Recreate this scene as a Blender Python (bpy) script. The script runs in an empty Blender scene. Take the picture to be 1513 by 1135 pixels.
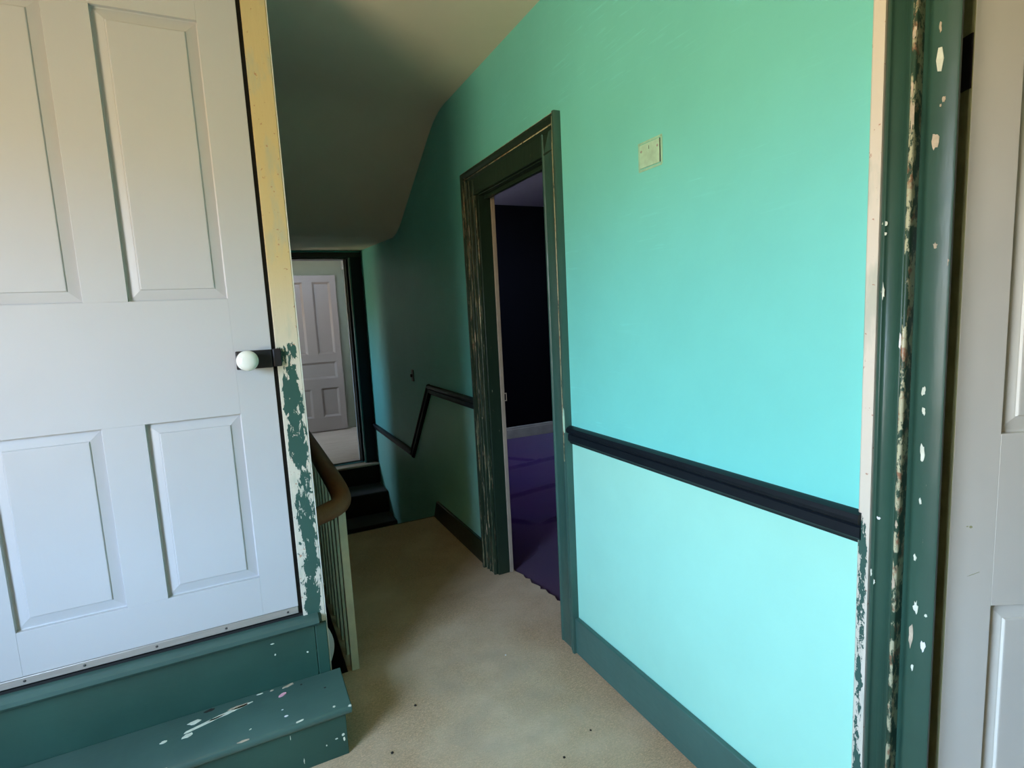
import bpy, bmesh, math, random
from mathutils import Vector, Matrix, noise
random.seed(7)
S = bpy.context.scene
COL = S.collection

# ---------------------------------------------------------------- camera, light, exposure
F_PX = 818.0
cam_d = bpy.data.cameras.new('camera'); cam_d.sensor_width = 36.0
cam_d.lens = F_PX / 1513 * 36; cam_d.clip_start = 0.02
cam = bpy.data.objects.new('camera', cam_d); COL.objects.link(cam); S.camera = cam
def _norm(v):
    return v / v.length
_vy = _norm(Vector((350 - 756.5, 485 - 567.5, F_PX)))
_vz = -_norm(Vector((305, 6280, F_PX)))
_vz = _norm(_vz - _vy * _vz.dot(_vy))
_vx = _vy.cross(_vz)
def _w(c):   # camera-frame (right, down, forward) to world
    return Vector((_vx.dot(c), _vy.dot(c), _vz.dot(c)))
r_, u_, b_ = _w(Vector((1, 0, 0))), _w(Vector((0, -1, 0))), _w(Vector((0, 0, -1)))
cam.matrix_world = Matrix(((r_.x, u_.x, b_.x, 0), (r_.y, u_.y, b_.y, 0), (r_.z, u_.z, b_.z, 1.3), (0, 0, 0, 1)))

S.view_settings.view_transform = 'Standard'; S.view_settings.look = 'None'
S.view_settings.gamma = 1.0; S.view_settings.use_curve_mapping = False
S.view_settings.exposure = 2.47

world = bpy.data.worlds.new('world'); S.world = world; world.use_nodes = True
wn = world.node_tree; wn.nodes.clear()
w_out = wn.nodes.new('ShaderNodeOutputWorld'); w_bg = wn.nodes.new('ShaderNodeBackground')
w_tc = wn.nodes.new('ShaderNodeTexCoord'); w_sep = wn.nodes.new('ShaderNodeSeparateXYZ')
w_map = wn.nodes.new('ShaderNodeMapRange'); w_ramp = wn.nodes.new('ShaderNodeValToRGB')
w_map.inputs['From Min'].default_value = -1; w_map.inputs['From Max'].default_value = 1
wn.links.new(w_tc.outputs['Generated'], w_sep.inputs[0]); wn.links.new(w_sep.outputs['Z'], w_map.inputs['Value'])
wn.links.new(w_map.outputs[0], w_ramp.inputs[0]); wn.links.new(w_ramp.outputs[0], w_bg.inputs[0]); wn.links.new(w_bg.outputs[0], w_out.inputs[0])
cr = w_ramp.color_ramp                      # sunlit lawn and leaves below and around the horizon, bright overcast-blue sky above
cr.elements[0].position = 0.0; cr.elements[0].color = (0.40, 0.32, 0.195, 1)
cr.elements[1].position = 1.0; cr.elements[1].color = (0.47, 0.70, 1.08, 1)
e = cr.elements.new(0.50); e.color = (0.49, 0.385, 0.245, 1)
e = cr.elements.new(0.56); e.color = (0.57, 0.78, 1.10, 1)
w_bg.inputs[1].default_value = 6.0

def portal(name, loc, rot, sx, sy):
    l = bpy.data.lights.new(name, 'AREA'); l.shape = 'RECTANGLE'; l.size = sx; l.size_y = sy
    l.cycles.is_portal = True
    o = bpy.data.objects.new(name, l); o.location = loc; o.rotation_euler = rot; COL.objects.link(o)
# geometry constants of the place
XR = 1.057           # hall face of the right wall
XW = 1.137           # other face of that wall
XL = -1.45           # left wall (with the hall window)
YP = 1.823           # partition holding the panelled door
W1 = (-0.12, 0.93, 0.72, 1.95)    # hall window: y0, y1, z0, z1
portal('hall_window_portal', (XL - 0.02, (W1[0] + W1[1]) / 2, (W1[2] + W1[3]) / 2), (0, -math.pi / 2, 0), W1[3] - W1[2], W1[1] - W1[0])
W2 = (5.85, 6.35, 0.85, 1.60)     # window of the far room, in its left wall
portal('far_window_portal', (-0.82, (W2[0] + W2[1]) / 2, (W2[2] + W2[3]) / 2), (0, -math.pi / 2, 0), W2[3] - W2[2], W2[1] - W2[0])
W3 = (3.1, 3.36, 1.35, 1.62)      # small window added to give the purple room dim light, in its right wall
portal('purple_room_added_window_portal', (3.72, (W3[0] + W3[1]) / 2, (W3[2] + W3[3]) / 2), (0, math.pi / 2, 0), W3[3] - W3[2], W3[1] - W3[0])

# ---------------------------------------------------------------- materials
def srgb(r, g, b):
    f = lambda c: (c / 255 / 12.92) if c / 255 <= 0.04045 else ((c / 255 + 0.055) / 1.055) ** 2.4
    return (f(r), f(g), f(b), 1)
class NT:
    def __init__(s, name):
        s.m = bpy.data.materials.new(name); s.m.use_nodes = True; s.t = s.m.node_tree
        s.b = s.t.nodes['Principled BSDF']; s.tc = s.n('ShaderNodeTexCoord')
    def n(s, k, **kw):
        o = s.t.nodes.new(k)
        for a, v in kw.items(): setattr(o, a, v)
        return o
    def l(s, a, b): s.t.links.new(a, b)
    def mapping(s, sc, loc=(0, 0, 0)):
        o = s.n('ShaderNodeMapping'); o.inputs['Scale'].default_value = sc; o.inputs['Location'].default_value = loc
        s.l(s.tc.outputs['Object'], o.inputs[0]); return o.outputs[0]
    def noise(s, sc, detail=4, rough=0.6, loc=(0, 0, 0), dist=0.0):
        o = s.n('ShaderNodeTexNoise'); o.inputs['Scale'].default_value = 1; o.inputs['Detail'].default_value = detail
        o.inputs['Roughness'].default_value = rough; o.inputs['Distortion'].default_value = dist
        s.l(s.mapping(sc if isinstance(sc, tuple) else (sc,) * 3, loc), o.inputs['Vector']); return o.outputs['Fac']
    def rng(s, v, a, b, c=0, d=1):
        o = s.n('ShaderNodeMapRange'); s.l(v, o.inputs[0])
        for i, x in enumerate((a, b, c, d)): o.inputs[i + 1].default_value = x
        return o.outputs[0]
    def math(s, op, a, b=None, c=None):
        o = s.n('ShaderNodeMath', operation=op)
        for i, x in enumerate((a, b, c)):
            if x is None: continue
            if isinstance(x, (int, float)): o.inputs[i].default_value = x
            else: s.l(x, o.inputs[i])
        return o.outputs[0]
    def mix(s, f, a, b):
        o = s.n('ShaderNodeMix', data_type='RGBA')
        if isinstance(f, (int, float)): o.inputs[0].default_value = f
        else: s.l(f, o.inputs[0])
        for i, x in ((6, a), (7, b)):
            if isinstance(x, tuple): o.inputs[i].default_value = x
            else: s.l(x, o.inputs[i])
        return o.outputs[2]
    def xyz(s):
        o = s.n('ShaderNodeSeparateXYZ'); s.l(s.tc.outputs['Object'], o.inputs[0]); return o.outputs
    def bump(s, h, strength, dist=0.002, prev=None):
        o = s.n('ShaderNodeBump'); o.inputs['Strength'].default_value = strength; o.inputs['Distance'].default_value = dist
        s.l(h, o.inputs['Height'])
        if prev is not None: s.l(prev, o.inputs['Normal'])
        s.l(o.outputs[0], s.b.inputs['Normal']); return o.outputs[0]
    def done(s, col, rough=0.5, spec=0.5):
        if isinstance(col, tuple): s.b.inputs['Base Color'].default_value = col
        else: s.l(col, s.b.inputs['Base Color'])
        if isinstance(rough, (int, float)): s.b.inputs['Roughness'].default_value = rough
        else: s.l(rough, s.b.inputs['Roughness'])
        s.b.inputs['Specular IOR Level'].default_value = spec
        return s.m

def scalec(c, k): return (min(1, c[0] * k), min(1, c[1] * k), min(1, c[2] * k), 1)
def paint(name, c, rough=0.5, mott=0.06, msc=2.5, brush=(40, 40, 8), bstr=0.15, spec=0.4):
    t = NT(name)
    a = t.mix(t.rng(t.noise(msc, 5), 0.3, 0.7), scalec(c, 1 - mott), scalec(c, 1 + mott))
    n1 = t.bump(t.noise(brush, 3), bstr, 0.002)
    t.bump(t.noise(6, 2), 0.10, 0.02, n1)
    return t.done(a, rough, spec)

M = {}
def wall_paint(name, c):
    t = NT(name)
    a = t.mix(t.rng(t.noise(1.7, 5), 0.3, 0.7), scalec(c, 0.95), scalec(c, 1.05))
    st = t.rng(t.noise((4, 7, 130), 3, 0.6, dist=0.4), 0.58, 0.72)     # faint horizontal brush marks
    st = t.math('MULTIPLY', st, t.rng(t.noise((1.3, 1.3, 3.0), 3), 0.50, 0.62))
    a = t.mix(t.math('MULTIPLY', st, 0.3), a, scalec(c, 1.5))
    n1 = t.bump(t.noise(90, 3), 0.12, 0.0015)
    t.bump(t.noise(5, 3), 0.22, 0.02, n1)
    return t.done(a, 0.42, 0.45)
M['turq'] = wall_paint('turquoise_wall_paint', (0.19, 0.70, 0.63, 1))
M['mint'] = wall_paint('mint_wall_paint', (0.35, 0.77, 0.62, 1))
M['ceil'] = paint('ceiling_white_plaster', (0.84, 0.74, 0.58, 1), 0.75, 0.05, 1.5, (60, 60, 60), 0.15, 0.2)
M['white'] = paint('white_door_paint', (0.52, 0.53, 0.53, 1), 0.38, 0.03, 2.0, (70, 70, 9), 0.12)
M['warmwhite'] = paint('warm_white_door_paint', (0.78, 0.76, 0.66, 1), 0.45, 0.04, 3, (70, 70, 9), 0.12)
M['fardoor'] = paint('greyish_door_paint', (0.26, 0.19, 0.14, 1), 0.4, 0.04, 3, (70, 70, 9), 0.1)
M['farwall'] = paint('cream_wall_paint', (0.22, 0.20, 0.12, 1), 0.7, 0.05)
M['pinkgrey'] = paint('rough_pinkish_paint', (0.20, 0.165, 0.155, 1), 0.7, 0.25, 25, (50, 50, 20), 0.4)
M['black'] = paint('dark_trim_paint', (0.006, 0.010, 0.014, 1), 0.45, 0.2, 8, (30, 6, 80), 0.25, 0.25)
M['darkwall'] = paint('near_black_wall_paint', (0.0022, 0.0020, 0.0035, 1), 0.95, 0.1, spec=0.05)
M['hidden'] = paint('plain_plaster', (0.09, 0.085, 0.075, 1), 0.8, 0.05)
M['lilac'] = paint('lilac_ceiling_paint', (0.22, 0.17, 0.22, 1), 0.8, 0.05)
M['cream'] = paint('cream_baluster_paint', (0.62, 0.58, 0.42, 1), 0.5, 0.12, 14, (60, 60, 12), 0.25)
M['olivedoor'] = paint('olive_door_edge', (0.42, 0.42, 0.21, 1), 0.55, 0.2, 12, (60, 60, 6), 0.3)  # olive tone for the hinge edge and the scuffs of the open door
M['offwhite'] = paint('off_white_board_paint', (0.40, 0.34, 0.26, 1), 0.6, 0.1, 12)
M['knob'] = NT('white_porcelain').done((0.80, 0.84, 0.76, 1), 0.12, 0.6)
t = NT('black_iron'); t.bump(t.noise(120, 3), 0.4, 0.001); M['iron'] = t.done((0.016, 0.013, 0.015, 1), 0.45, 0.5)
t = NT('dull_aluminium'); t.b.inputs['Metallic'].default_value = 0.5; M['alu'] = t.done(t.mix(t.noise((6, 6, 90)), (0.36, 0.34, 0.30, 1), (0.52, 0.51, 0.48, 1)), 0.45)
M['screw'] = NT('dark_screw').done((0.05, 0.05, 0.045, 1), 0.4)
M['gap'] = NT('black_gap').done((0.008, 0.009, 0.008, 1), 0.8)
M['plate'] = paint('painted_plate', (0.44, 0.70, 0.52, 1), 0.4, 0.15, 30, (100, 100, 100), 0.3)
M['caulk'] = paint('pale_caulk', (0.36, 0.66, 0.48, 1), 0.5, 0.1, 40)
M['red'] = NT('pink_flake').done((0.8, 0.42, 0.48, 1), 0.4)
M['fleck'] = paint('cream_fleck_paint', (0.68, 0.72, 0.58, 1), 0.5, 0.15, 60)
M['chipwood'] = paint('old_pinkish_paint', (0.50, 0.42, 0.30, 1), 0.7, 0.25, 60, (80, 80, 40), 0.5)
M['crumb'] = NT('dark_crumb').done((0.02, 0.015, 0.01, 1), 0.8)
M['lint'] = NT('white_lint').done((0.8, 0.8, 0.78, 1), 0.7)

GREEN = (0.055, 0.150, 0.125, 1)
def green(name, c=GREEN, wear=0.0, fine=(60, 60, 22), worncol=(0.60, 0.55, 0.40, 1), zs=None, rough=0.3):
    """dark green gloss paint with cream chips; wear 0..1 sets how much is scratched through"""
    t = NT(name); c = (c[0] * 0.78, c[1] * 0.74, c[2] * 0.70, 1)
    a = t.mix(t.rng(t.noise(3, 5), 0.3, 0.7), scalec(c, 0.85), scalec(c, 1.15))
    if wear > 0:
        w = t.rng(t.noise(fine, 6, 0.72, dist=0.3), 0.74 - 0.22 * wear, 0.77 - 0.22 * wear)
        chip = t.mix(t.rng(t.noise(45, 3, loc=(5, 1, 2)), 0.5, 0.62), worncol, (0.30, 0.16, 0.09, 1))
        a = t.mix(w, a, chip)
        n0 = t.bump(t.math('SUBTRACT', 1.0, w), 0.5, 0.001)
    else: n0 = None
    sp = t.rng(t.noise(55, 2, 0.5, loc=(9, 9, 9)), 0.835, 0.845)   # paint spatter
    a = t.mix(sp, a, (0.6, 0.66, 0.55, 1))
    n1 = t.bump(t.noise((70, 70, 10) if zs is None else zs, 3), 0.25, 0.002, n0)
    t.bump(t.noise(12, 2), 0.2, 0.008, n1)
    return t.done(a, rough, 0.5)
M['green'] = green('green_gloss_paint')
M['greenstep'] = green('green_step_paint', (0.070, 0.155, 0.135, 1), 0.12, (14, 30, 30), (0.42, 0.45, 0.38, 1), (12, 70, 70), 0.34)
M['greenriser'] = green('green_riser_paint', (0.030, 0.105, 0.082, 1), 0.06, (20, 30, 30), zs=(12, 70, 70), rough=0.4)
M['greencasing'] = green('green_casing_paint', (0.036, 0.110, 0.080, 1), 0.16, (70, 70, 24), rough=0.40)
M['greenworn'] = green('worn_green_casing_paint', (0.030, 0.062, 0.036, 1), 0.80, (120, 120, 5), (0.36, 0.34, 0.20, 1), rough=0.38)
M['greenworn2'] = green('scratched_arris_paint', (0.028, 0.050, 0.028, 1), 1.45, (60, 60, 7), (0.46, 0.44, 0.26, 1), rough=0.4)
M['greendark'] = green('dark_green_jamb_paint', (0.022, 0.050, 0.032, 1), 0.32, (100, 100, 14), (0.34, 0.36, 0.22, 1), rough=0.35)
M['arris'] = green('chipped_arris_paint', (0.035, 0.095, 0.062, 1), 1.15, (50, 50, 22), (0.50, 0.50, 0.32, 1), rough=0.4)
M['greenbase'] = green('green_baseboard_paint', (0.065, 0.175, 0.155, 1), 0.05, zs=(70, 10, 70))
M['darkbase'] = green('dark_green_baseboard_paint', (0.016, 0.034, 0.020, 1), 0.10, (60, 20, 60), (0.12, 0.18, 0.12, 1), zs=(70, 10, 70))
M['tealjamb'] = green('teal_jamb_paint', (0.09, 0.24, 0.20, 1), 0.3, (50, 50, 12), (0.35, 0.5, 0.42, 1))

def peeling(name, axis, centre, half, z_hi0, z_hi1, top, thr=0.80, fs=1.0):
    """board whose dark green coat has flaked off its edges (and, above z_hi, everywhere) down to cream"""
    t = NT(name); p = t.xyz()
    edge = t.math('ABSOLUTE', t.math('DIVIDE', t.math('SUBTRACT', p[axis], centre), half))
    n = t.noise((75 * fs, 75 * fs, 30 * fs), 7, 0.68, dist=0.5)
    big = t.noise((25, 25, 9), 3, 0.5, loc=(3, 3, 3))
    up = t.rng(p[2], z_hi0, z_hi1, 0.0, 1.4)
    v = t.math('SUBTRACT', t.math('ADD', n, t.math('MULTIPLY', big, 0.9)), t.math('MULTIPLY', t.math('POWER', edge, 2.0), 0.42))
    v = t.math('SUBTRACT', v, up)
    gm = t.rng(v, thr, thr + 0.01)
    base = t.mix(t.rng(p[2], z_hi0 - 0.05, z_hi1 + 0.15), (0.66, 0.62, 0.50, 1), top)
    base = t.mix(t.rng(t.noise((18, 18, 5), 4, loc=(8, 0, 0)), 0.54, 0.68, 0, 0.55), base, (0.40, 0.46, 0.36, 1))
    base = t.mix(t.rng(t.noise(70, 3, loc=(1, 8, 0)), 0.66, 0.7, 0, 0.8), base, (0.42, 0.20, 0.11, 1))
    nail = t.rng(t.noise(38, 1, 0.3, loc=(2, 2, 7)), 0.80, 0.82)
    base = t.mix(nail, base, (0.05, 0.04, 0.02, 1))
    a = t.mix(gm, base, (0.036, 0.098, 0.076, 1))
    n1 = t.bump(gm, 0.6, 0.0012)
    t.bump(t.noise((70, 70, 12), 3), 0.3, 0.002, n1)
    return t.done(a, 0.4, 0.4)
M['peel_l'] = peeling('peeling_door_post_paint', 0, 0.133, 0.037, 1.23, 1.36, (0.62, 0.50, 0.25, 1))
M['peel_r'] = peeling('peeling_casing_edge_paint', 1, 0.6275, 0.0125, 0.86, 0.97, (0.74, 0.68, 0.56, 1), 0.80, 1.7)

def carpet(name, c, c2, rings=False, wave=None):
    t = NT(name); p = t.xyz()
    a = t.mix(t.rng(t.noise((170, 330, 200), 4, 0.75, dist=0.3), 0.38, 0.62), scalec(c, 0.68), scalec(c, 1.25))
    a = t.mix(t.rng(t.noise((70, 150, 70), 3, 0.6, loc=(3, 0, 0), dist=0.4), 0.38, 0.62, 0, 0.55), a, scalec(c, 0.62))
    a = t.mix(t.rng(t.noise(2.2, 5, 0.6), 0.42, 0.66, 0, 0.8), a, c2)
    if rings:
        wob = t.math('MULTIPLY', t.math('SUBTRACT', t.noise(7, 4), 0.5), 0.16)
        tot = None
        for (x, y, r, wdt, k) in ((0.68, 1.78, 0.15, 0.075, 0.55), (0.67, 1.50, 0.17, 0.075, 0.50), (0.84, 1.48, 0.10, 0.10, 0.35)):
            dx = t.math('SUBTRACT', p[0], x); dy = t.math('SUBTRACT', p[1], y)
            d = t.math('SQRT', t.math('ADD', t.math('MULTIPLY', dx, dx), t.math('MULTIPLY', t.math('MULTIPLY', dy, dy), 2.6)))
            d = t.math('ADD', d, wob)
            m = t.math('MULTIPLY', t.math('SUBTRACT', 1.0, t.rng(t.math('ABSOLUTE', t.math('SUBTRACT', d, r)), 0.0, wdt)), k)
            m = t.math('MULTIPLY', m, t.rng(t.noise(6, 3, 0.5, loc=(x, y, 0)), 0.38, 0.58)); tot = m if tot is None else t.math('MAXIMUM', tot, m)
        a = t.mix(tot, a, scalec(c2, 0.62))
    h = t.noise(420, 3, 0.75); 
    n1 = t.bump(h, 0.9, 0.004)
    t.bump(t.noise((60, 180, 60), 4, 0.7, dist=0.5), 0.35, 0.005, n1)
    t.b.inputs['Sheen Weight'].default_value = 0.2
    return t.done(a, 0.95, 0.1)
M['beige'] = carpet('beige_carpet_pile', (0.66, 0.46, 0.26, 1), (0.76, 0.60, 0.40, 1), rings=True)
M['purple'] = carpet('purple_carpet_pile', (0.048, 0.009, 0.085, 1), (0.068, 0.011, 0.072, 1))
M['stair'] = carpet('dark_brown_stair_carpet', (0.018, 0.012, 0.006, 1), (0.028, 0.018, 0.010, 1))
def board_floor():
    t = NT('worn_bare_floor')
    a = t.mix(t.noise((3, 22, 3), 6, 0.7), (0.32, 0.22, 0.14, 1), (0.60, 0.45, 0.32, 1))
    a = t.mix(t.rng(t.noise((4, 60, 4), 4, loc=(4, 4, 4)), 0.66, 0.72), a, (0.07, 0.05, 0.035, 1))
    t.bump(t.noise((8, 60, 8)), 0.3, 0.003); return t.done(a, 0.6)
M['farfloor'] = board_floor()
def varnish():
    t = NT('worn_varnished_wood')
    a = t.mix(t.noise((60, 8, 60), 5, 0.6, dist=1.0), (0.10, 0.038, 0.016, 1), (0.22, 0.10, 0.04, 1))
    a = t.mix(t.rng(t.noise(9, 4, loc=(2, 5, 1)), 0.45, 0.7, 0, 0.7), a, (0.16, 0.105, 0.05, 1))
    return t.done(a, 0.55, 0.3)
M['rail'] = varnish()

# ---------------------------------------------------------------- mesh helpers
def box(bm, x0, x1, y0, y1, z0, z1, mi=0):
    v = [bm.verts.new((x, y, z)) for x in (x0, x1) for y in (y0, y1) for z in (z0, z1)]
    fs = []
    for q in ((0, 1, 3, 2), (4, 6, 7, 5), (0, 4, 5, 1), (2, 3, 7, 6), (0, 2, 6, 4), (1, 5, 7, 3)):
        f = bm.faces.new([v[i] for i in q]); f.material_index = mi; fs.append(f)
    return v, fs
def prism(bm, prof, axis, a0, a1, mi=0):
    """closed 2-D profile swept along an axis; profile gives the other two coordinates in xyz order"""
    def P(p, a):
        q = list(p); q.insert(axis, a); return q
    A = [bm.verts.new(P(p, a0)) for p in prof]; B = [bm.verts.new(P(p, a1)) for p in prof]
    n = len(prof)
    for i in range(n):
        f = bm.faces.new((A[i], A[(i + 1) % n], B[(i + 1) % n], B[i])); f.material_index = mi
    bm.faces.new(A[::-1]).material_index = mi; bm.faces.new(B).material_index = mi
def obj(name, bm, mats, parent=None, bevel=0.0, smooth=False, seg=2):
    bmesh.ops.recalc_face_normals(bm, faces=bm.faces)
    me = bpy.data.meshes.new(name); bm.to_mesh(me); bm.free()
    for m in (mats if isinstance(mats, (list, tuple)) else [mats]): me.materials.append(m)
    o = bpy.data.objects.new(name, me); COL.objects.link(o)
    if parent is not None:
        o.parent = parent; o.matrix_parent_inverse = parent.matrix_world.inverted()
    if bevel > 0:
        b = o.modifiers.new('bevel', 'BEVEL'); b.width = bevel; b.segments = seg; b.limit_method = 'ANGLE'; b.angle_limit = 0.6
    if smooth or bevel > 0:
        for p in me.polygons: p.use_smooth = True
        if bevel > 0 or smooth == 'auto':
            try:
                me.set_sharp_from_angle(angle=math.radians(35))
            except Exception: pass
    return o
def bobj(name, dims, mat, parent=None, bevel=0.002):
    bm = bmesh.new(); box(bm, *dims); return obj(name, bm, mat, parent, bevel)
def empty(name, loc, rz=0.0):
    o = bpy.data.objects.new(name, None); o.empty_display_size = 0.1; COL.objects.link(o)
    o.location = loc; o.rotation_euler = (0, 0, rz)
    o.matrix_world = Matrix.Translation(loc) @ Matrix.Rotation(rz, 4, 'Z'); return o
def tag(o, label, cat=None, group=None, kind=None):
    o['label'] = label
    if cat: o['category'] = cat
    if group: o['group'] = group
    if kind: o['kind'] = kind
    return o
def struct(o, label=None, cat=None):
    o['kind'] = 'structure'
    if label: o['label'] = label
    if cat: o['category'] = cat
    return o

# ---------------------------------------------------------------- room shell
def zc_raw(y):
    if y < 2.93: return 2.378
    if y < 3.88: return 2.378 - (y - 2.93) / 0.95 * 0.50
    return 1.878 + (y - 3.88) / 1.27 * 0.055
def zc(y):      # ceiling profile with the plaster rounded over the two folds
    r = 0.13
    return sum(zc_raw(y + r * (k / 6.0)) for k in range(-6, 7)) / 13
def zrail(y):
    if y < 3.34: return 0.85
    if y < 3.83: return 0.85 - (y - 3.34) / 0.49 * 0.515
    return 0.335
def zfloor(y):
    return -0.02 if y < 3.42 else (-0.6)

def wall_strip(bm, x, ya, yb, za, zb, mi, swap):
    v = [bm.verts.new((x, ya, za[0])), bm.verts.new((x, yb, za[1])), bm.verts.new((x, yb, zb[1])), bm.verts.new((x, ya, zb[0]))]
    bm.faces.new(v).material_index = mi
bm = bmesh.new()
D2 = (-0.29, 0.549, 2.02)        # side doorway with the white door: y0, y1, head
D1 = (1.80, 2.445, 1.875)       # middle doorway into the purple room
ys = sorted(set([-1.6, D2[0], D2[1], 1.2, D1[0], D1[1], 3.34, 3.42, 3.83, 4.5, 5.27] + [2.75 + 0.045 * i for i in range(31)]))
for a, b in zip(ys, ys[1:]):
    mid = (a + b) / 2
    top = (zc(a) + 0.03, zc(b) + 0.03)
    hole = D2[2] if D2[0] < mid < D2[1] else (D1[2] if D1[0] < mid < D1[1] else None)
    if hole:
        wall_strip(bm, XR, a, b, (hole, hole), top, 0, 0); wall_strip(bm, XW, a, b, (hole, hole), top, 2, 0)
        q = [bm.verts.new(p) for p in ((XR, a, hole), (XR, b, hole), (XW, b, hole), (XW, a, hole))]; bm.faces.new(q)
    else:
        fl = (zfloor(a + 1e-4), zfloor(b - 1e-4))
        rl = (zrail(a), zrail(b))
        wall_strip(bm, XR, a, b, fl, rl, 1, 0); wall_strip(bm, XR, a, b, rl, top, 0, 0)
        wall_strip(bm, XW, a, b, fl, top, 2, 0)
for y in (D2[0], D2[1], D1[0], D1[1]):
    h = D2[2] if y in D2 else D1[2]
    q = [bm.verts.new(p) for p in ((XR, y, 0), (XW, y, 0), (XW, y, h), (XR, y, h))]; bm.faces.new(q).material_index = 2
wr = struct(obj('wall_right', bm, [M['turq'], M['mint'], M['darkwall']]), 'long turquoise hall wall with pale mint lower part on the right', 'wall')

bm = bmesh.new()
prev = None
cy = [-1.6, 0, 1, 2, 2.7] + [2.75 + 0.045 * i for i in range(31)] + [4.6, 5.27]
for y in cy:
    cur = [bm.verts.new((x, y, zc(y))) for x in (XL - 0.02, XR + 0.02)] + [bm.verts.new((x, y, zc(y) + 0.08)) for x in (XL - 0.02, XR + 0.02)]
    if prev:
        bm.faces.new((prev[0], prev[1], cur[1], cur[0])); bm.faces.new((prev[2], cur[2], cur[3], prev[3]))
    prev = cur
struct(obj('ceiling', bm, M['ceil'], smooth=True), 'off-white plaster ceiling that folds down over the stairs', 'ceiling')

# floors
bm = bmesh.new()
xb = 0.262    # stairwell edge under the balusters
box(bm, XL, XR + 0.02, -1.6, 2.03, -0.10, 0.0)
box(bm, xb - 0.015, XR + 0.02, 2.03, 3.415, -0.10, 0.0)
# ragged carpet edge reaching into the doorway
pts = []
n = 34
for i in range(n + 1):
    f = i / n; y = D1[0] + (D1[1] - D1[0]) * f + 0.0
    pts.append((1.213 - 0.055 * f * 1.1 + random.uniform(-0.006, 0.006) + 0.004 * math.sin(i * 1.7), y))
prof = [(XR + 0.02, D1[0])] + pts + [(XR + 0.02, D1[1])]
A = [bm.verts.new((p[0], p[1], 0.0)) for p in prof]; B = [bm.verts.new((p[0], p[1], -0.008)) for p in prof]
bm.faces.new(A)
for i in range(len(A)): bm.faces.new((A[i], A[(i + 1) % len(A)], B[(i + 1) % len(A)], B[i]))
box(bm, XR + 0.02, XW, D2[0], D2[1], -0.10, 0.0)
fl = struct(obj('floor', bm, M['beige']), 'beige cut-pile hall carpet with darker worn rings', 'carpet')

# purple room floor with the rucked carpet
bm = bmesh.new()
NX, NY = 190, 320
x0, x1, y0, y1 = XR + 0.03, 3.62, 0.72, 5.2
def ruck(x, y):
    z = -0.007
    def ridge(px, py, qx, qy, h, w):
        dx, dy = qx - px, qy - py; L = math.hypot(dx, dy); u = ((x - px) * dx + (y - py) * dy) / L
        v = ((x - px) * dy - (y - py) * dx) / L
        t_ = max(0, min(1, min(u, L - u) / 0.10)); return h * t_ * math.exp(-(v / w) ** 2)
    z += ridge(1.25, 3.35, 1.56, 2.93, 0.028, 0.016)
    z += ridge(1.56, 2.93, 2.75, 3.05, 0.028, 0.016)
    z += ridge(1.30, 3.45, 2.9, 3.62, 0.028, 0.016)
    z += ridge(1.55, 4.12, 3.2, 4.30, 0.028, 0.018)
    z += ridge(2.05, 4.55, 2.30, 4.18, 0.025, 0.016)
    z += 0.006 * noise.noise(Vector((x * 2.2, y * 2.2, 0)))
    return z
xs = [x0 + (x1 - x0) * i / NX for i in range(NX + 1)]; yv = [y0 + (y1 - y0) * j / NY for j in range(NY + 1)]
G = [[bm.verts.new((x, y, min(-0.003, ruck(x, y)) if x < 1.25 else ruck(x, y))) for y in yv] for x in xs]
for i in range(NX):
    for j in range(NY): bm.faces.new((G[i][j], G[i + 1][j], G[i + 1][j + 1], G[i][j + 1]))
box(bm, x0, x1, y0, y1, -0.1, -0.05)
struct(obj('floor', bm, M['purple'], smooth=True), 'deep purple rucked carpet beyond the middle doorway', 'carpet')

def wall_with_hole(name, axis, c0, c1, a0, a1, z0, z1, hole, mats, label):
    """wall slab between c0..c1 on 'axis', running a0..a1, with a rectangular hole (a,b,z,z)"""
    bm = bmesh.new()
    def bx(p, q, r, s):
        if q - p < 1e-4 or s - r < 1e-4: return
        if axis == 0: box(bm, c0, c1, p, q, r, s)
        else: box(bm, p, q, c0, c1, r, s)
    if hole:
        h = hole
        bx(a0, h[0], z0, z1); bx(h[1], a1, z0, z1); bx(h[0], h[1], z0, h[2]); bx(h[0], h[1], h[3], z1)
    else: bx(a0, a1, z0, z1)
    return struct(obj(name, bm, mats), label, 'wall')
wall_with_hole('wall_left', 0, XL - 0.12, XL, -1.6, YP, 0, 2.40, W1, M['hidden'], 'left hall wall with the window that lights the hall')
wall_with_hole('wall_back', 1, -1.72, -1.6, XL, XW, 0, 2.40, None, M['hidden'], 'plain wall behind the camera')
# partition holding the panelled door
DX0, DX1, DZ0, DZ1 = -0.703, 0.087, 0.385, 2.262
wall_with_hole('wall_front', 1, YP + 0.012, YP + 0.088, XL, 0.160, 0, 2.38, (DX0 - 0.012, DX1 + 0.012, DZ0 - 0.03, DZ1 + 0.01), M['hidden'], 'partition around the raised panelled door')
bobj('wall_closet', (DX0 - 0.1, DX1 + 0.04, YP + 0.091, YP + 0.099, 0.0, 2.37), M['hidden'], None, 0)
struct(bpy.data.objects['wall_closet'], 'backing board behind the panelled door', 'wall')
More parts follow.
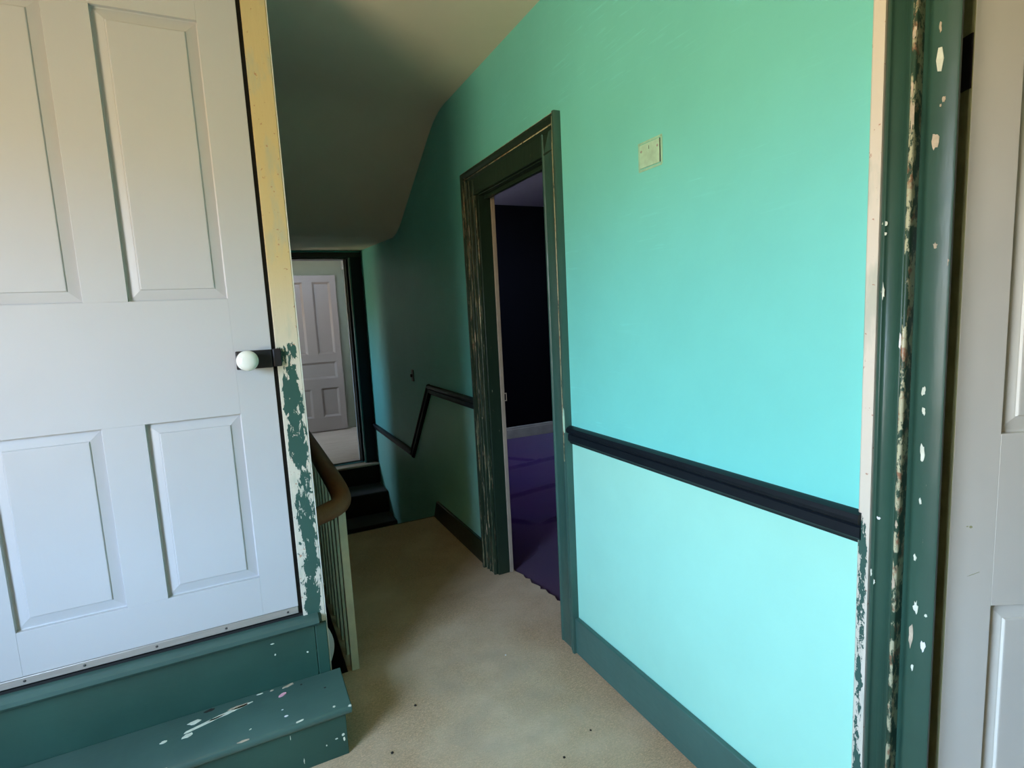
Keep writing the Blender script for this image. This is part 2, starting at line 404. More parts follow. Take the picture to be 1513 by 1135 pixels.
# stairwell
wall_with_hole('wall_stairwell', 0, -0.80, -0.72, YP + 0.05, 5.27, -2.3, 2.38, None, M['hidden'], 'left wall of the stairwell')
OX0, OX1, OZ = 0.15, 0.945, 1.872
wall_with_hole('wall_far', 1, 5.15, 5.27, -0.8, XR, -0.6, 1.99, (OX0, OX1, 0, OZ), M['turq'], 'far turquoise wall with the doorway above three steps')
bm = bmesh.new(); box(bm, -0.80, xb + 0.02, 1.99, 2.03, -2.3, -0.101); struct(obj('wall_stairwell_end', bm, M['hidden']), 'end wall of the stairwell under the hall floor', 'wall')
bm = bmesh.new(); box(bm, -0.80, xb + 0.02, 1.86, 3.92, -2.3, -2.2); struct(obj('floor', bm, M['stair']), 'dark floor at the foot of the main flight', 'floor')
# far room
wall_with_hole('wall_far_room_left', 0, -0.92, -0.80, 5.27, 7.10, -0.1, 2.36, W2, M['farwall'], 'window wall of the far room')
wall_with_hole('wall_far_room_back', 1, 7.02, 7.10, -0.80, 1.40, -0.1, 2.36, None, M['farwall'], 'cream back wall of the far room')
wall_with_hole('wall_far_room_right', 0, 1.235, 1.30, 5.27, 7.02, -0.1, 2.36, None, M['pinkgrey'], 'pinkish grey side wall of the far room')
bm = bmesh.new(); box(bm, -0.8, 1.3, 5.27, 7.1, 2.3, 2.36); struct(obj('ceiling', bm, M['farwall']), 'cream ceiling of the far room', 'ceiling')
bm = bmesh.new(); box(bm, -0.8, 1.3, 5.20, 7.02, -0.10, 0.0); box(bm, -0.72, XR, 5.05, 5.20, -0.018, 0.0)
struct(obj('floor', bm, M['farfloor'], bevel=0.006), 'worn pale floor of the far room at the head of the far steps', 'floor')
# purple room
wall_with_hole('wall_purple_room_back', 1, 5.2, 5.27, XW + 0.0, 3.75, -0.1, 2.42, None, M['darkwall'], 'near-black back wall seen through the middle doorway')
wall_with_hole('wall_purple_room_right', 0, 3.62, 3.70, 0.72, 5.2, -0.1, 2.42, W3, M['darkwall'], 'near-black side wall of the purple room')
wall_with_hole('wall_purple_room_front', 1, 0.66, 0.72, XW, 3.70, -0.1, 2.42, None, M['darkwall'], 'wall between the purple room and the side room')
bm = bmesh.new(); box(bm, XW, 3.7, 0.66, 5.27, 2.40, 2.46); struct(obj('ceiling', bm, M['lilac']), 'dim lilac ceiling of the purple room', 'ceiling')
bm = bmesh.new(); box(bm, XW, 3.62, 5.184, 5.2, -0.03, 0.115); box(bm, XW, 3.62, 5.18, 5.2, -0.03, 0.09)
struct(obj('baseboard_purple_room', bm, M['offwhite'], bevel=0.003), 'off-white baseboard along the dark back wall of the purple room', 'baseboard')
# side room behind the white door
bm = bmesh.new(); box(bm, XW, 2.7, -1.6, 0.66, -0.1, 0.0); struct(obj('floor', bm, M['beige']), 'beige carpet of the side room behind the white door', 'carpet')
wall_with_hole('wall_side_room_right', 0, 2.7, 2.78, -1.6, 0.66, -0.1, 2.40, None, M['hidden'], 'end wall of the side room')
wall_with_hole('wall_side_room_back', 1, -1.68, -1.6, XW, 2.78, -0.1, 2.40, None, M['hidden'], 'back wall of the side room')
bm = bmesh.new(); box(bm, XW, 2.78, -1.6, 0.66, 2.32, 2.4); struct(obj('ceiling', bm, M['hidden']), 'ceiling of the side room', 'ceiling')

# windows (all outside the picture, they let the daylight in)
def window(name, xa, xb_, w, label):
    root = struct(empty(name, (xa, (w[0] + w[1]) / 2, w[2])), label, 'window')
    bm = bmesh.new(); t_ = 0.035
    box(bm, xa, xb_, w[0], w[0] + t_, w[2], w[3]); box(bm, xa, xb_, w[1] - t_, w[1], w[2], w[3])
    box(bm, xa, xb_, w[0] + t_, w[1] - t_, w[2], w[2] + t_); box(bm, xa, xb_, w[0] + t_, w[1] - t_, w[3] - t_, w[3])
    obj('window_frame', bm, M['white'], root)
    zm = (w[2] + w[3]) / 2
    bobj('meeting_rail', (xa + 0.01, xb_ - 0.01, w[0] + t_, w[1] - t_, zm - 0.018, zm + 0.018), M['white'], root)
window('window_1', XL - 0.09, XL - 0.04, W1, 'sash window in the left hall wall')
window('window_2', -0.89, -0.84, W2, 'sash window in the far room')
window('added_window_3', 3.64, 3.68, W3, 'small unseen window added for dim light in the purple room')

# ---------------------------------------------------------------- stairs
def steps(name, spec, x0_, x1_, mats, label):
    root = struct(empty(name, ((x0_ + x1_) / 2, spec[0][0], spec[-1][2])), label, 'stairs')
    for (ya, yb, zt, zb_) in spec:
        bm = bmesh.new(); box(bm, x0_, x1_, ya, yb, zb_, zt); obj('step', bm, mats, root, 0.012)
    return root
LZ = -0.57
bm = bmesh.new(); box(bm, -0.72, XR, 3.90, 5.15, LZ - 1.75, LZ); struct(obj('stair_landing', bm, M['stair']), 'dark brown carpeted lower landing between the two short flights', 'landing')
steps('far_steps', [(4.51, 5.15, -0.38, LZ), (4.77, 5.15, -0.19, -0.38), (5.06, 5.15, -0.019, -0.19)], -0.72, XR, M['stair'], 'dark brown carpeted steps rising to the far doorway')
steps('near_steps', [(3.435, 3.66, -0.19, LZ), (3.66, 3.90, -0.38, LZ)], xb, XR, M['stair'], 'dark brown steps dropping from the beige carpet to the lower landing')
bobj('trim_1', (xb - 0.015, XR, 3.415, 3.432, -0.57, -0.001), M['stair'], None, 0.004); struct(bpy.data.objects['trim_1'], 'dark riser board below the far edge of the beige carpet', 'trim')
steps('main_steps', [(3.90 - 0.25 * (k + 1), 3.90 - 0.25 * k, LZ - 0.19 * (k + 1), -2.2) for k in range(7)], -0.72, xb - 0.02, M['stair'], 'dark main flight dropping away under the balusters')
bobj('trim_2', (xb - 0.021, xb - 0.003, 2.032, 3.90, -2.1, -0.012), M['stair'], None, 0.003); struct(bpy.data.objects['trim_2'], 'dark side board of the main flight below the balusters', 'trim')

# ---------------------------------------------------------------- trim on the right wall
def rail_profile(z0, z1, out=0.024):
    h = z1 - z0
    return [(XR + 0.001, z0), (XR - 0.008, z0), (XR - 0.011, z0 + 0.10 * h), (XR - 0.018, z0 + 0.20 * h), (XR - 0.018, z0 + 0.52 * h), (XR - 0.014, z0 + 0.57 * h),
            (XR - out, z0 + 0.66 * h), (XR - out - 0.002, z0 + 0.80 * h), (XR - out + 0.002, z0 + 0.93 * h), (XR - 0.010, z1), (XR + 0.001, z1)]
def hrail(name, ya, yb, z0, z1, label):
    bm = bmesh.new(); pr = rail_profile(z0, z1)
    prism(bm, pr, 1, ya, yb)
    return struct(obj(name, bm, M['black'], smooth='auto'), label, 'chair rail')
hrail('trim_3', 0.632, 1.692, 0.822, 0.887, 'dark moulded chair rail between the cream edge and the middle doorway')
hrail('trim_4', 2.565, 3.36, 0.825, 0.885, 'dark chair rail beyond the middle doorway, level part')
hrail('trim_5', 3.83, 5.15, 0.312, 0.366, 'dark chair rail low on the wall beside the far steps')
bm = bmesh.new()
a = math.atan2(-0.515, 0.49)
pr = rail_profile(-0.028, 0.028)
L = math.hypot(0.515, 0.49) + 0.03
prism(bm, pr, 1, -0.01, L)
bmesh.ops.transform(bm, matrix=Matrix.Translation((0, 3.345, 0.862)) @ Matrix.Rotation(a, 4, 'X'), verts=bm.verts)
struct(obj('trim_6', bm, M['black'], smooth='auto'), 'dark sloping chair rail following the short flight of steps', 'chair rail')

def baseboard(name, prof_yz, mat, label, d=0.017):
    bm = bmesh.new(); prism(bm, prof_yz, 0, XR - d, XR + 0.001)
    return struct(obj(name, bm, mat, bevel=0.004), label, 'baseboard')
baseboard('baseboard_right', [(0.636, 0), (1.692, 0), (1.692, 0.143), (0.636, 0.143)], M['greenbase'], 'green baseboard under the mint wall')
baseboard('baseboard_right', [(2.565, 0), (3.41, 0), (3.34, 0.125), (2.565, 0.125)], M['darkbase'], 'dark baseboard beyond the middle doorway with an angled end')

# casing around the side doorway (large, at the right of the picture)
def casing_bm(prof, z0, z1, x=XR):     # prof: (y, proud)
    bm = bmesh.new()
    n = len(prof)
    A = [bm.verts.new((x - p, y, z0)) for y, p in prof]; B = [bm.verts.new((x - p, y, z1)) for y, p in prof]
    for i in range(n - 1): bm.faces.new((A[i], A[i + 1], B[i + 1], B[i]))
    a0, a1 = bm.verts.new((x + 0.001, prof[0][0], z0)), bm.verts.new((x + 0.001, prof[-1][0], z0))
    b0, b1 = bm.verts.new((x + 0.001, prof[0][0], z1)), bm.verts.new((x + 0.001, prof[-1][0], z1))
    bm.faces.new((a0, A[0], B[0], b0)); bm.faces.new((A[-1], a1, b1, B[-1])); bm.faces.new([b0] + B + [b1]); bm.faces.new([a1] + A[::-1] + [a0]); bm.faces.new((a0, b0, b1, a1))
    return bm
adj = lambda pr: [(y * (XR - p) / XR, p) for y, p in pr]
root = struct(empty('trim_7', (XR, 0.57, 0)), 'wide dark green moulded casing of the side doorway with a peeling cream outer edge', 'door casing')
tag(obj('edge_strip', casing_bm(adj([(0.644, 0.0), (0.6455, 0.011), (0.644, 0.013), (0.624, 0.013), (0.6225, 0.011), (0.6150, 0.0)]), 0, 2.16), M['peel_r'], root, smooth='auto'), 'cream outer edge flaked to dark green near the floor')
prof = [(0.6215, 0.000), (0.6205, 0.014), (0.6185, 0.0185), (0.6155, 0.0200), (0.6125, 0.0185), (0.6105, 0.0150), (0.605, 0.0135), (0.597, 0.0130), (0.590, 0.0145), (0.5865, 0.0175), (0.583, 0.0215), (0.5795, 0.0225)]
obj('outer_moulding', casing_bm(adj(prof), 0, 2.145), M['greencasing'], root, smooth=True)
prof = [(0.5795, 0.0), (0.5795, 0.0225), (0.577, 0.0232), (0.5735, 0.0225), (0.571, 0.0190)]
tag(obj('worn_bead', casing_bm(adj(prof), 0, 2.14), M['arris'], root, smooth=True), 'raised bead with its green paint chipped to cream and brown')
prof = [(0.571, 0.0), (0.571, 0.0190), (0.569, 0.006), (0.566, -0.003 + 0.004), (0.560, 0.0008), (0.556, 0.002), (0.553, 0.010), (0.5505, 0.0165), (0.5475, 0.018), (0.513, 0.018), (0.5085, 0.016), (0.5065, 0.011), (0.5065, 0.0)]
obj('inner_board', casing_bm(adj(prof), 0, 2.13), M['greencasing'], root, smooth='auto')
bobj('jamb', (XR + 0.002, XW + 0.002, 0.5305, 0.548, 0, 2.02), M['greencasing'], root)
bobj('jamb', (XR + 0.002, XW + 0.004, -0.29, -0.268, 0, 2.02), M['greencasing'], root)
prof = [(-0.262, 0.0), (-0.262, 0.018), (-0.32, 0.018), (-0.33, 0.02), (-0.37, 0.02), (-0.37, 0)]
obj('near_side_board', casing_bm(prof[::-1], 0, 2.10), M['greencasing'], root)
bobj('head_board', (XR - 0.019, XR, -0.37, 0.64, 2.02, 2.16), M['greencasing'], root)
# torn patches on the big casing
def blob(bm, c, ux, uy, rx, ry, nrm, th=0.0006, n=11, seed=0, jag=0.3):
    rnd = random.Random(seed); c = Vector(c); ux = Vector(ux); uy = Vector(uy); nrm = Vector(nrm)
    ring = []
    for i in range(n):
        a_ = 2 * math.pi * i / n; k = 1 + rnd.uniform(-jag, jag * 0.6)
        ring.append(c + ux * (math.cos(a_) * rx * k) + uy * (math.sin(a_) * ry * k))
    T = [bm.verts.new(p + nrm * th) for p in ring]; Bq = [bm.verts.new(p - nrm * 0.0004) for p in ring]
    bm.faces.new(T)
    for i in range(n): bm.faces.new((T[i], Bq[i], Bq[(i + 1) % n], T[(i + 1) % n]))
chips = [(0.5276, 1.6657, 0.0057, 0.0216, 0.0182, 0), (0.5303, 1.5435, 0.0059, 0.0159, 0.0182, 1), (0.5286, 1.7142, 0.0019, 0.0071, 0.0182, 1), (0.5194, 1.6039, 0.0024, 0.0052, 0.0182, 1), (0.5237, 1.5952, 0.0019, 0.0031, 0.0182, 1), (0.5226, 1.3767, 0.003, 0.0055, 0.0182, 1), (0.505, 1.3485, 0.0025, 0.0076, 0.0172, 1), (0.5303, 1.1347, 0.0031, 0.0082, 0.0182, 0), (0.529, 1.0996, 0.0031, 0.007, 0.0182, 0), (0.5283, 1.0285, 0.0037, 0.0179, 0.0182, 0), (0.5281, 0.94, 0.0026, 0.0061, 0.0182, 0), (0.5329, 0.835, 0.0027, 0.0062, 0.0182, 0), (0.5284, 0.7437, 0.0038, 0.0114, 0.0182, 0), (0.5116, 0.7351, 0.0026, 0.0038, 0.0182, 0), (0.5137, 0.675, 0.0043, 0.0102, 0.0182, 2), (0.5340, 0.6872, 0.0040, 0.0259, 0.0182, 1), (0.5296, 0.6252, 0.0022, 0.0078, 0.0182, 0), (0.603, 1.4246, 0.004, 0.0058, 0.0185, 0), (0.602, 1.407, 0.0028, 0.0035, 0.0185, 0), (0.602, 1.3075, 0.0028, 0.0131, 0.019, 0), (0.5986, 0.8863, 0.0042, 0.0033, 0.0152, 2), (0.6022, 0.7606, 0.0030, 0.0054, 0.0182, 0), (0.6062, 0.7768, 0.0015, 0.0081, 0.0197, 0), (0.5630, 1.7225, 0.003, 0.0104, 0.0234, 1), (0.5620, 1.5934, 0.0036, 0.0236, 0.0234, 1), (0.564, 1.6351, 0.0025, 0.0149, 0.0234, 1), (0.5680, 1.2186, 0.0018, 0.0165, 0.0232, 2), (0.5644, 0.777, 0.0030, 0.0117, 0.0234, 1), (0.5630, 0.8883, 0.0030, 0.0076, 0.0234, 1)]
for i, (y, z, ry, rz, pr_, k) in enumerate(chips):
    bm = bmesh.new(); blob(bm, (XR - pr_, y, z), (0, 1, 0), (0, 0, 1), ry, rz, (-1, 0, 0), n=6 if i == 0 else 13, seed=i + 3, jag=0.12 if i == 0 else 0.45)
    obj('paint_chip', bm, (M['fleck'], M['chipwood'], M['lint'])[k], root)

# casing around the middle doorway
root = struct(empty('trim_8', (XR, 2.12, 0)), 'scratched dark green casing of the middle doorway', 'door casing')
HZ0, HZ1 = 1.855, 1.972
near = [(1.690, 0.0), (1.690, 0.024), (1.692, 0.027), (1.703, 0.027), (1.706, 0.024), (1.7075, 0.017), (1.712, 0.0175), (1.7165, 0.021), (1.722, 0.0185), (1.728, 0.015), (1.787, 0.0135), (1.791, 0.0165), (1.798, 0.0165), (1.800, 0.013), (1.800, 0.0)]
obj('side_board', casing_bm(near, 0.0, HZ1 + 0.006), M['green'], root, smooth='auto')
prof = [(1.7035, 0.0), (1.7035, 0.0275), (1.7065, 0.0265), (1.7075, 0.018)]
tag(obj('worn_edge', casing_bm(prof, 0.92, HZ1 - 0.01), M['greenworn2'], root, smooth=True), 'edge worn through to cream wood')
prof = [(1.7135, 0.0), (1.7135, 0.0195), (1.7165, 0.0222), (1.7205, 0.0200), (1.722, 0.0)]
tag(obj('worn_edge', casing_bm(prof, 0.75, HZ0 + 0.04), M['greenworn2'], root, smooth=True), 'inner bead worn through to cream wood')
bm = bmesh.new(); blob(bm, (XR - 0.0272, 1.699, 0.905), (0, 1, 0), (0, 0, 1), 0.007, 0.05, (-1, 0, 0), seed=3, jag=.2)
tag(obj('paint_chip', bm, M['plate'], root), 'pale aqua paint smear')
far = [(2.445, 0.0), (2.445, 0.013), (2.448, 0.016), (2.454, 0.016), (2.457, 0.0135), (2.470, 0.0125), (2.490, 0.0135), (2.492, 0.018), (2.497, 0.0195), (2.502, 0.018), (2.504, 0.0135), (2.522, 0.0135), (2.5245, 0.019), (2.530, 0.0215), (2.536, 0.019), (2.538, 0.0145), (2.545, 0.0145), (2.547, 0.028), (2.551, 0.031), (2.562, 0.031), (2.565, 0.027), (2.565, 0)]
obj('side_board', casing_bm(far, 0.0, HZ1 - 0.004), M['greenworn'], root, smooth='auto')
# head casing, profile in z
def head_prof(z0, z1): return [(XR + 0.001, z0), (XR - 0.014, z0), (XR - 0.0155, z0 + 0.006), (XR - 0.0135, z0 + 0.010), (XR - 0.0145, z0 + 0.072), (XR - 0.019, z0 + 0.078), (XR - 0.021, z0 + 0.084), (XR - 0.018, z0 + 0.089), (XR - 0.018, z0 + 0.094), (XR - 0.027, z0 + 0.100), (XR - 0.030, z0 + 0.104), (XR - 0.030, z1 - 0.003), (XR - 0.027, z1), (XR + 0.001, z1)]
bm = bmesh.new(); prism(bm, head_prof(HZ0, HZ1), 1, 1.7055, 2.5635)
obj('head_board', bm, M['greendark'], root, smooth='auto')
bm = bmesh.new(); prism(bm, [(XR - 0.0185, HZ0 + 0.081), (XR - 0.0225, HZ0 + 0.085), (XR - 0.0185, HZ0 + 0.090)], 1, 1.712, 2.545)
tag(obj('worn_edge', bm, M['greenworn2'], root, smooth=True), 'head bead worn through to cream wood')
bm = bmesh.new(); prism(bm, [(XR - 0.028, HZ1 - 0.003), (XR - 0.0305, HZ1 - 0.002), (XR - 0.0265, HZ1 + 0.0012)], 1, 1.70, 2.56)
tag(obj('worn_edge', bm, M['greenworn2'], root, smooth=True), 'top edge worn through to cream wood')
# jambs and stop
bobj('jamb', (XR + 0.001, 1.120, 2.430, 2.4455, 0, HZ0), M['greendark'], root, 0.002)
tag(bobj('jamb_edge', (1.1205, 1.140, 2.426, 2.447, 0.0, HZ0 + 0.02), M['offwhite'], root, 0.002), 'off-white rear edge of the jamb')
bobj('jamb', (XR + 0.001, 1.137, 1.800, 1.813, 0, HZ0), M['green'], root, 0.002)
bobj('head_jamb', (XR + 0.001, 1.137, 1.80, 2.4455, HZ0 - 0.004, HZ0 + 0.012), M['greendark'], root, 0.002)
bobj('head_stop', (XR + 0.030, 1.105, 1.813, 2.430, HZ0 - 0.020, HZ0 - 0.0035), M['greendark'], root, 0.002)
bm = bmesh.new()
for (a_, b_2, c_, d_) in ((1.1402, 1.150, 0.880, 0.884), (1.1402, 1.150, 0.916, 0.920), (1.147, 1.150, 0.884, 0.916)):
    box(bm, a_, b_2, 2.4255, 2.4285, c_, d_)
tag(obj('strike_plate', bm, M['offwhite'], root), 'small projecting strike on the off-white jamb edge')
for i, (z, dy, ry, rz) in enumerate(((0.22, 0.505, .006, .03), (0.25, 0.47, .004, .012), (0.62, 0.495, .003, .01), (0.93, 0.50, .003, .012), (1.20, 0.508, .005, .03), (0.80, 0.478, .003, .006), (1.36, 0.475, .003, .02), (1.7, 0.508, .003, .03))):
    bm = bmesh.new(); blob(bm, (XR - 0.0205, 2.0 + dy, z), (0, 1, 0), (0, 0, 1), ry, rz, (-1, 0, 0), seed=20 + i)
    obj('paint_chip', bm, M['chipwood'], root)

# ---------------------------------------------------------------- panelled doors
def panel_door(name, root, w, z0, z1, xs_, rows, mat, th=0.035, depth=0.013, bw=0.032, stepd=0.0035, recess=False):
    """frame members and raised panels in the frame of root; xs_ = list of (x0,x1) columns, rows = list of (z0,z1,cols)"""
    def add(nm, bm, bev=0.0, sm=False):
        o = obj(nm, bm, mat, None, bev, sm); o.parent = root; return o
    def bx(nm, a_, b_2, c_, d_):
        bm = bmesh.new(); box(bm, a_, b_2, 0, th, c_, d_); return add(nm, bm, 0.0006)
    left, right = xs_[0][0], xs_[-1][1]
    bx('stile', 0, left, z0, z1); bx('stile', right, w, z0, z1)
    zs_ = [z0] + [v for r in rows for v in (r[0], r[1])] + [z1]
    for i in range(0, len(zs_), 2): bx('rail', left, right, zs_[i], zs_[i + 1])
    for (za, zb_, cols) in rows:
        for k in range(len(cols) - 1): bx('muntin', cols[k][1], cols[k + 1][0], za, zb_)
        for (xa, xb_) in cols:
            bm = bmesh.new()
            e_ = 0.0008
            r0 = [(xa + e_, depth, za + e_), (xb_ - e_, depth, za + e_), (xb_ - e_, depth, zb_ - e_), (xa + e_, depth, zb_ - e_)]
            def inset(d, y): return [(xa + d, y, za + d), (xb_ - d, y, za + d), (xb_ - d, y, zb_ - d), (xa + d, y, zb_ - d)]
            rings = [inset(-0.006, th - 0.006), inset(-0.006, depth + 0.001), inset(0.0, depth), inset(0.003, depth + 0.001), inset(bw - 0.004, depth - 0.005), inset(bw - 0.002, depth - 0.005), inset(bw, depth - 0.005 - stepd), inset(bw + 0.002, depth - 0.0055 - stepd)]
            if recess: rings = [inset(-0.006, th - 0.004), inset(-0.006, depth + 0.004), inset(0.0, 0.0005), inset(0.004, 0.003), inset(bw, depth), inset(bw + 0.002, depth)]
            V = [[bm.verts.new(p) for p in r] for r in rings]
            for A_, B_ in zip(V, V[1:]):
                for i in range(4): bm.faces.new((A_[i], A_[(i + 1) % 4], B_[(i + 1) % 4], B_[i]))
            bm.faces.new(V[-1]); bm.faces.new(V[0][::-1])
            add('panel', bm)
# door 1: the raised four-panel door at the left
root = struct(empty('door_1', (DX0, YP, DZ0)), 'tall white four-panel door above the green steps', 'door')
root.location = (DX0, YP, 0); bpy.context.view_layer.update()
cols = [(0.100, 0.346), (0.446, 0.688)]
panel_door('door_1', root, DX1 - DX0, 0.408, DZ1, cols, [(0.531, 1.046, cols), (1.386, 2.140, cols)], M['white'])
def child(o, rt):
    o.parent = rt; o.matrix_parent_inverse = rt.matrix_world.inverted(); return o
o = bobj('bottom_strip', (DX0 + 0.001, DX1 - 0.001, YP - 0.004, YP + 0.034, 0.386, 0.4075), M['alu'], None, 0.0015); child(o, root); o['label'] = 'dull metal strip along the door bottom'
for x in (-0.60, -0.47, -0.30, -0.12, 0.055):
    bm = bmesh.new(); bmesh.ops.create_uvsphere(bm, u_segments=10, v_segments=6, radius=0.0038)
    bmesh.ops.transform(bm, matrix=Matrix.Translation((x, YP - 0.004, 0.397)) @ Matrix.Diagonal((1, 0.45, 1, 1)), verts=bm.verts)
    child(obj('screw', bm, M['screw'], smooth=True), root)
bm = bmesh.new(); box(bm, -0.012, 0.0865, YP - 0.016, YP + 0.0005, 1.178, 1.232)
o = child(obj('rim_lock', bm, M['iron'], bevel=0.003), root); o['label'] = 'black iron rim latch case'
def lathe(bm, prof, n=28):        # prof (r, h) about +h axis = -y
    rings = []
    for r, h in prof: rings.append([bm.verts.new((r * math.cos(2 * math.pi * i / n), -h, r * math.sin(2 * math.pi * i / n))) for i in range(n)])
    for A_, B_ in zip(rings, rings[1:]):
        for i in range(n): bm.faces.new((A_[i], A_[(i + 1) % n], B_[(i + 1) % n], B_[i]))
    bm.faces.new(rings[0]); bm.faces.new(rings[-1])
bm = bmesh.new(); lathe(bm, [(0.012, 0), (0.012, 0.018), (0.016, 0.022)]); bmesh.ops.translate(bm, vec=(0.018, YP - 0.016, 1.205), verts=bm.verts)
child(obj('knob_shank', bm, M['iron'], smooth='auto'), root)
bm = bmesh.new(); lathe(bm, [(0.010, 0.0), (0.020, 0.003), (0.0275, 0.010), (0.030, 0.018), (0.0285, 0.026), (0.023, 0.033), (0.014, 0.037), (0.004, 0.0385)])
bmesh.ops.translate(bm, vec=(0.018, YP - 0.034, 1.205), verts=bm.verts)
o = child(obj('knob', bm, M['knob'], smooth=True), root); o['label'] = 'round white porcelain knob'
# frame of door 1: peeling post, black gap, sill
root = struct(empty('trim_9', (0.13, YP, 0)), 'peeling cream and green door post right of the white panelled door', 'door post')
tag(bobj('gap_strip', (DX1 + 0.0012, 0.0985, YP + 0.010, YP + 0.040, 0.36, 2.27), M['gap'], root, 0), 'black gap beside the door')
bobj('post_board', (0.099, 0.165, YP - 0.004, YP + 0.0118, 0.0, 2.375), M['peel_l'], root, 0.0015)
tag(bobj('corner_bead', (0.1655, 0.169, YP - 0.003, YP + 0.088, 0.0, 2.375), M['warmwhite'], root, 0.0012), 'thin white bead down the outside corner')
tag(bobj('latch_keeper', (0.0885, 0.112, YP - 0.018, YP - 0.0035, 1.180, 1.233), M['iron'], root, 0.003), 'black iron keeper for the rim latch')
bm = bmesh.new(); tube_pts = [(0.171 + 0.022 * math.sin(math.pi * i / 10), 0.125 + 0.15 * i / 10) for i in range(11)]
prism(bm, [(0.169, 0.125)] + tube_pts[1:-1] + [(0.169, 0.275)], 1, YP + 0.080, YP + 0.090)
struct(obj('light_patch_block', bm, M['white'], bevel=0.001), 'small white rounded block added for a patch of light by the corner bead', 'trim')  # white block stands in for a patch of light behind the partition
root = struct(empty('trim_10', (-0.75, YP, 0)), 'cream post left of the panelled door', 'door post')
bobj('post_board', (-0.785, DX0 - 0.006, YP - 0.004, YP + 0.0118, 0.0, 2.375), M['warmwhite'], root)

# green steps below the door
sx0 = -1.40
root = tag(empty('painted_steps', (-0.55, 1.72, 0)), 'dark green painted wooden step and sill below the white panelled door', 'steps')
bm = bmesh.new()
pr = [(YP + 0.012, 0.335), (YP - 0.022, 0.338), (YP - 0.032, 0.343), (YP - 0.038, 0.352), (YP - 0.036, 0.363), (YP - 0.026, 0.370), (YP + 0.012, 0.374)]
prism(bm, pr, 0, sx0, 0.142)
tag(obj('sill', bm, M['greenstep'], root, smooth='auto'), 'rounded sill nosing under the door')
bobj('threshold', (DX0 - 0.01, 0.0985, YP + 0.0, YP + 0.05, 0.366, 0.380), M['gap'], root, 0.001)
bobj('riser', (sx0, 0.128, YP - 0.0095, YP + 0.010, 0.0, 0.337), M['greenriser'], root, 0.002)
bobj('riser', (0.1295, 0.1648, YP - 0.0095, YP + 0.010, 0.0, 0.337), M['greenriser'], root, 0.002)
bm = bmesh.new()
pr = [(YP - 0.0095, 0.137), (1.612, 0.137), (1.606, 0.140), (1.602, 0.147), (1.602, 0.155), (1.607, 0.162), (1.614, 0.164), (YP - 0.0095, 0.164)]
prism(bm, pr, 0, sx0, 0.195)
obj('tread', bm, M['greenstep'], root, bevel=0.003)
bobj('riser', (sx0, 0.177, 1.622, 1.640, 0.0, 0.1368), M['greenriser'], root, 0.002)
bobj('side_board', (0.159, 0.177, 1.640, YP - 0.0095, 0.0, 0.1368), M['greenriser'], root, 0.002)
spots = [  # x, y on the tread, rx, ry, rotation
    ((-0.225, 1.765), .018, .010, 0.1, 'fleck'), ((-0.24, 1.715), .015, .008, 0.3, 'fleck'), ((0.147, 1.625), .004, .004, 0, 'fleck'),
    ((-0.13, 1.762), .062, .006, 0.22, 'fleck'), ((-0.205, 1.742), .055, .006, 0.30, 'fleck'), ((-0.11, 1.772), .03, .007, 0.1, 'chipwood'), ((0.016, 1.655), .005, .004, 0, 'lint'), ((0.008, 1.69), .003, .002, 0, 'lint'), ((-0.30, 1.72), .01, .005, .3, 'fleck'),
    ((0.032, 1.800), .018, .006, 0.3, 'chipwood'), ((-0.015, 1.802), .006, .003, 0, 'chipwood'), ((-0.05, 1.803), .01, .003, 0, 'fleck'), ((-0.19, 1.80), .014, .006, 0.2, 'crumb'), ((-0.08, 1.65), .004, .002, .5, 'fleck'),
    ((0.07, 1.785), .003, .003, 0, 'crumb'), ((0.135, 1.73), .004, .0025, 0, 'crumb'), ((0.19, 1.606), .006, .005, .5, 'fleck'), ((0.05, 1.612), .012, .004, 0.1, 'fleck'), ((-0.10, 1.610), .016, .004, 0.0, 'chipwood'), ((-0.3, 1.609), .02, .003, 0.0, 'chipwood')]
for i, (c, rx, ry, rot, mk) in enumerate(spots):
    bm = bmesh.new(); blob(bm, (c[0], c[1], 0.1642), (math.cos(rot), math.sin(rot), 0), (-math.sin(rot), math.cos(rot), 0), rx, ry, (0, 0, 1), seed=50 + i)
    obj('paint_spot', bm, M[mk], root)
for i, (x, z, rx, rz) in enumerate(((0.165, 0.068, .005, .004), (0.167, 0.053, .003, .007), (0.145, 0.062, .004, .002), (0.115, 0.052, .002, .003), (0.05, 0.03, .0015, .009), (0.02, 0.115, .001, .008))):
    bm = bmesh.new(); blob(bm, (x, 1.6218, z), (1, 0, 0), (0, 0, 1), rx, rz, (0, -1, 0), seed=90 + i); obj('paint_spot', bm, M['fleck'], root)
for i, (x, z, rx, rz) in enumerate(((0.005, 0.272, .0025, .0035), (0.0, 0.31, .006, .002), (0.10, 0.25, .003, .003))):
    bm = bmesh.new(); blob(bm, (x, YP - 0.0097, z), (1, 0, 0), (0, 0, 1), rx, rz, (0, -1, 0), seed=110 + i); obj('paint_spot', bm, M['fleck'], root)
bm = bmesh.new(); blob(bm, (0.0135, 1.762, 0.1650), (0.95, 0.3, 0.05), (-0.3, 0.95, 0), .013, .007, (0, 0, 1), th=0.0016, seed=4, jag=.2)
tag(obj('paint_flake', bm, M['red']), 'small curled pink and white paint flake lying on the green tread', 'flake')

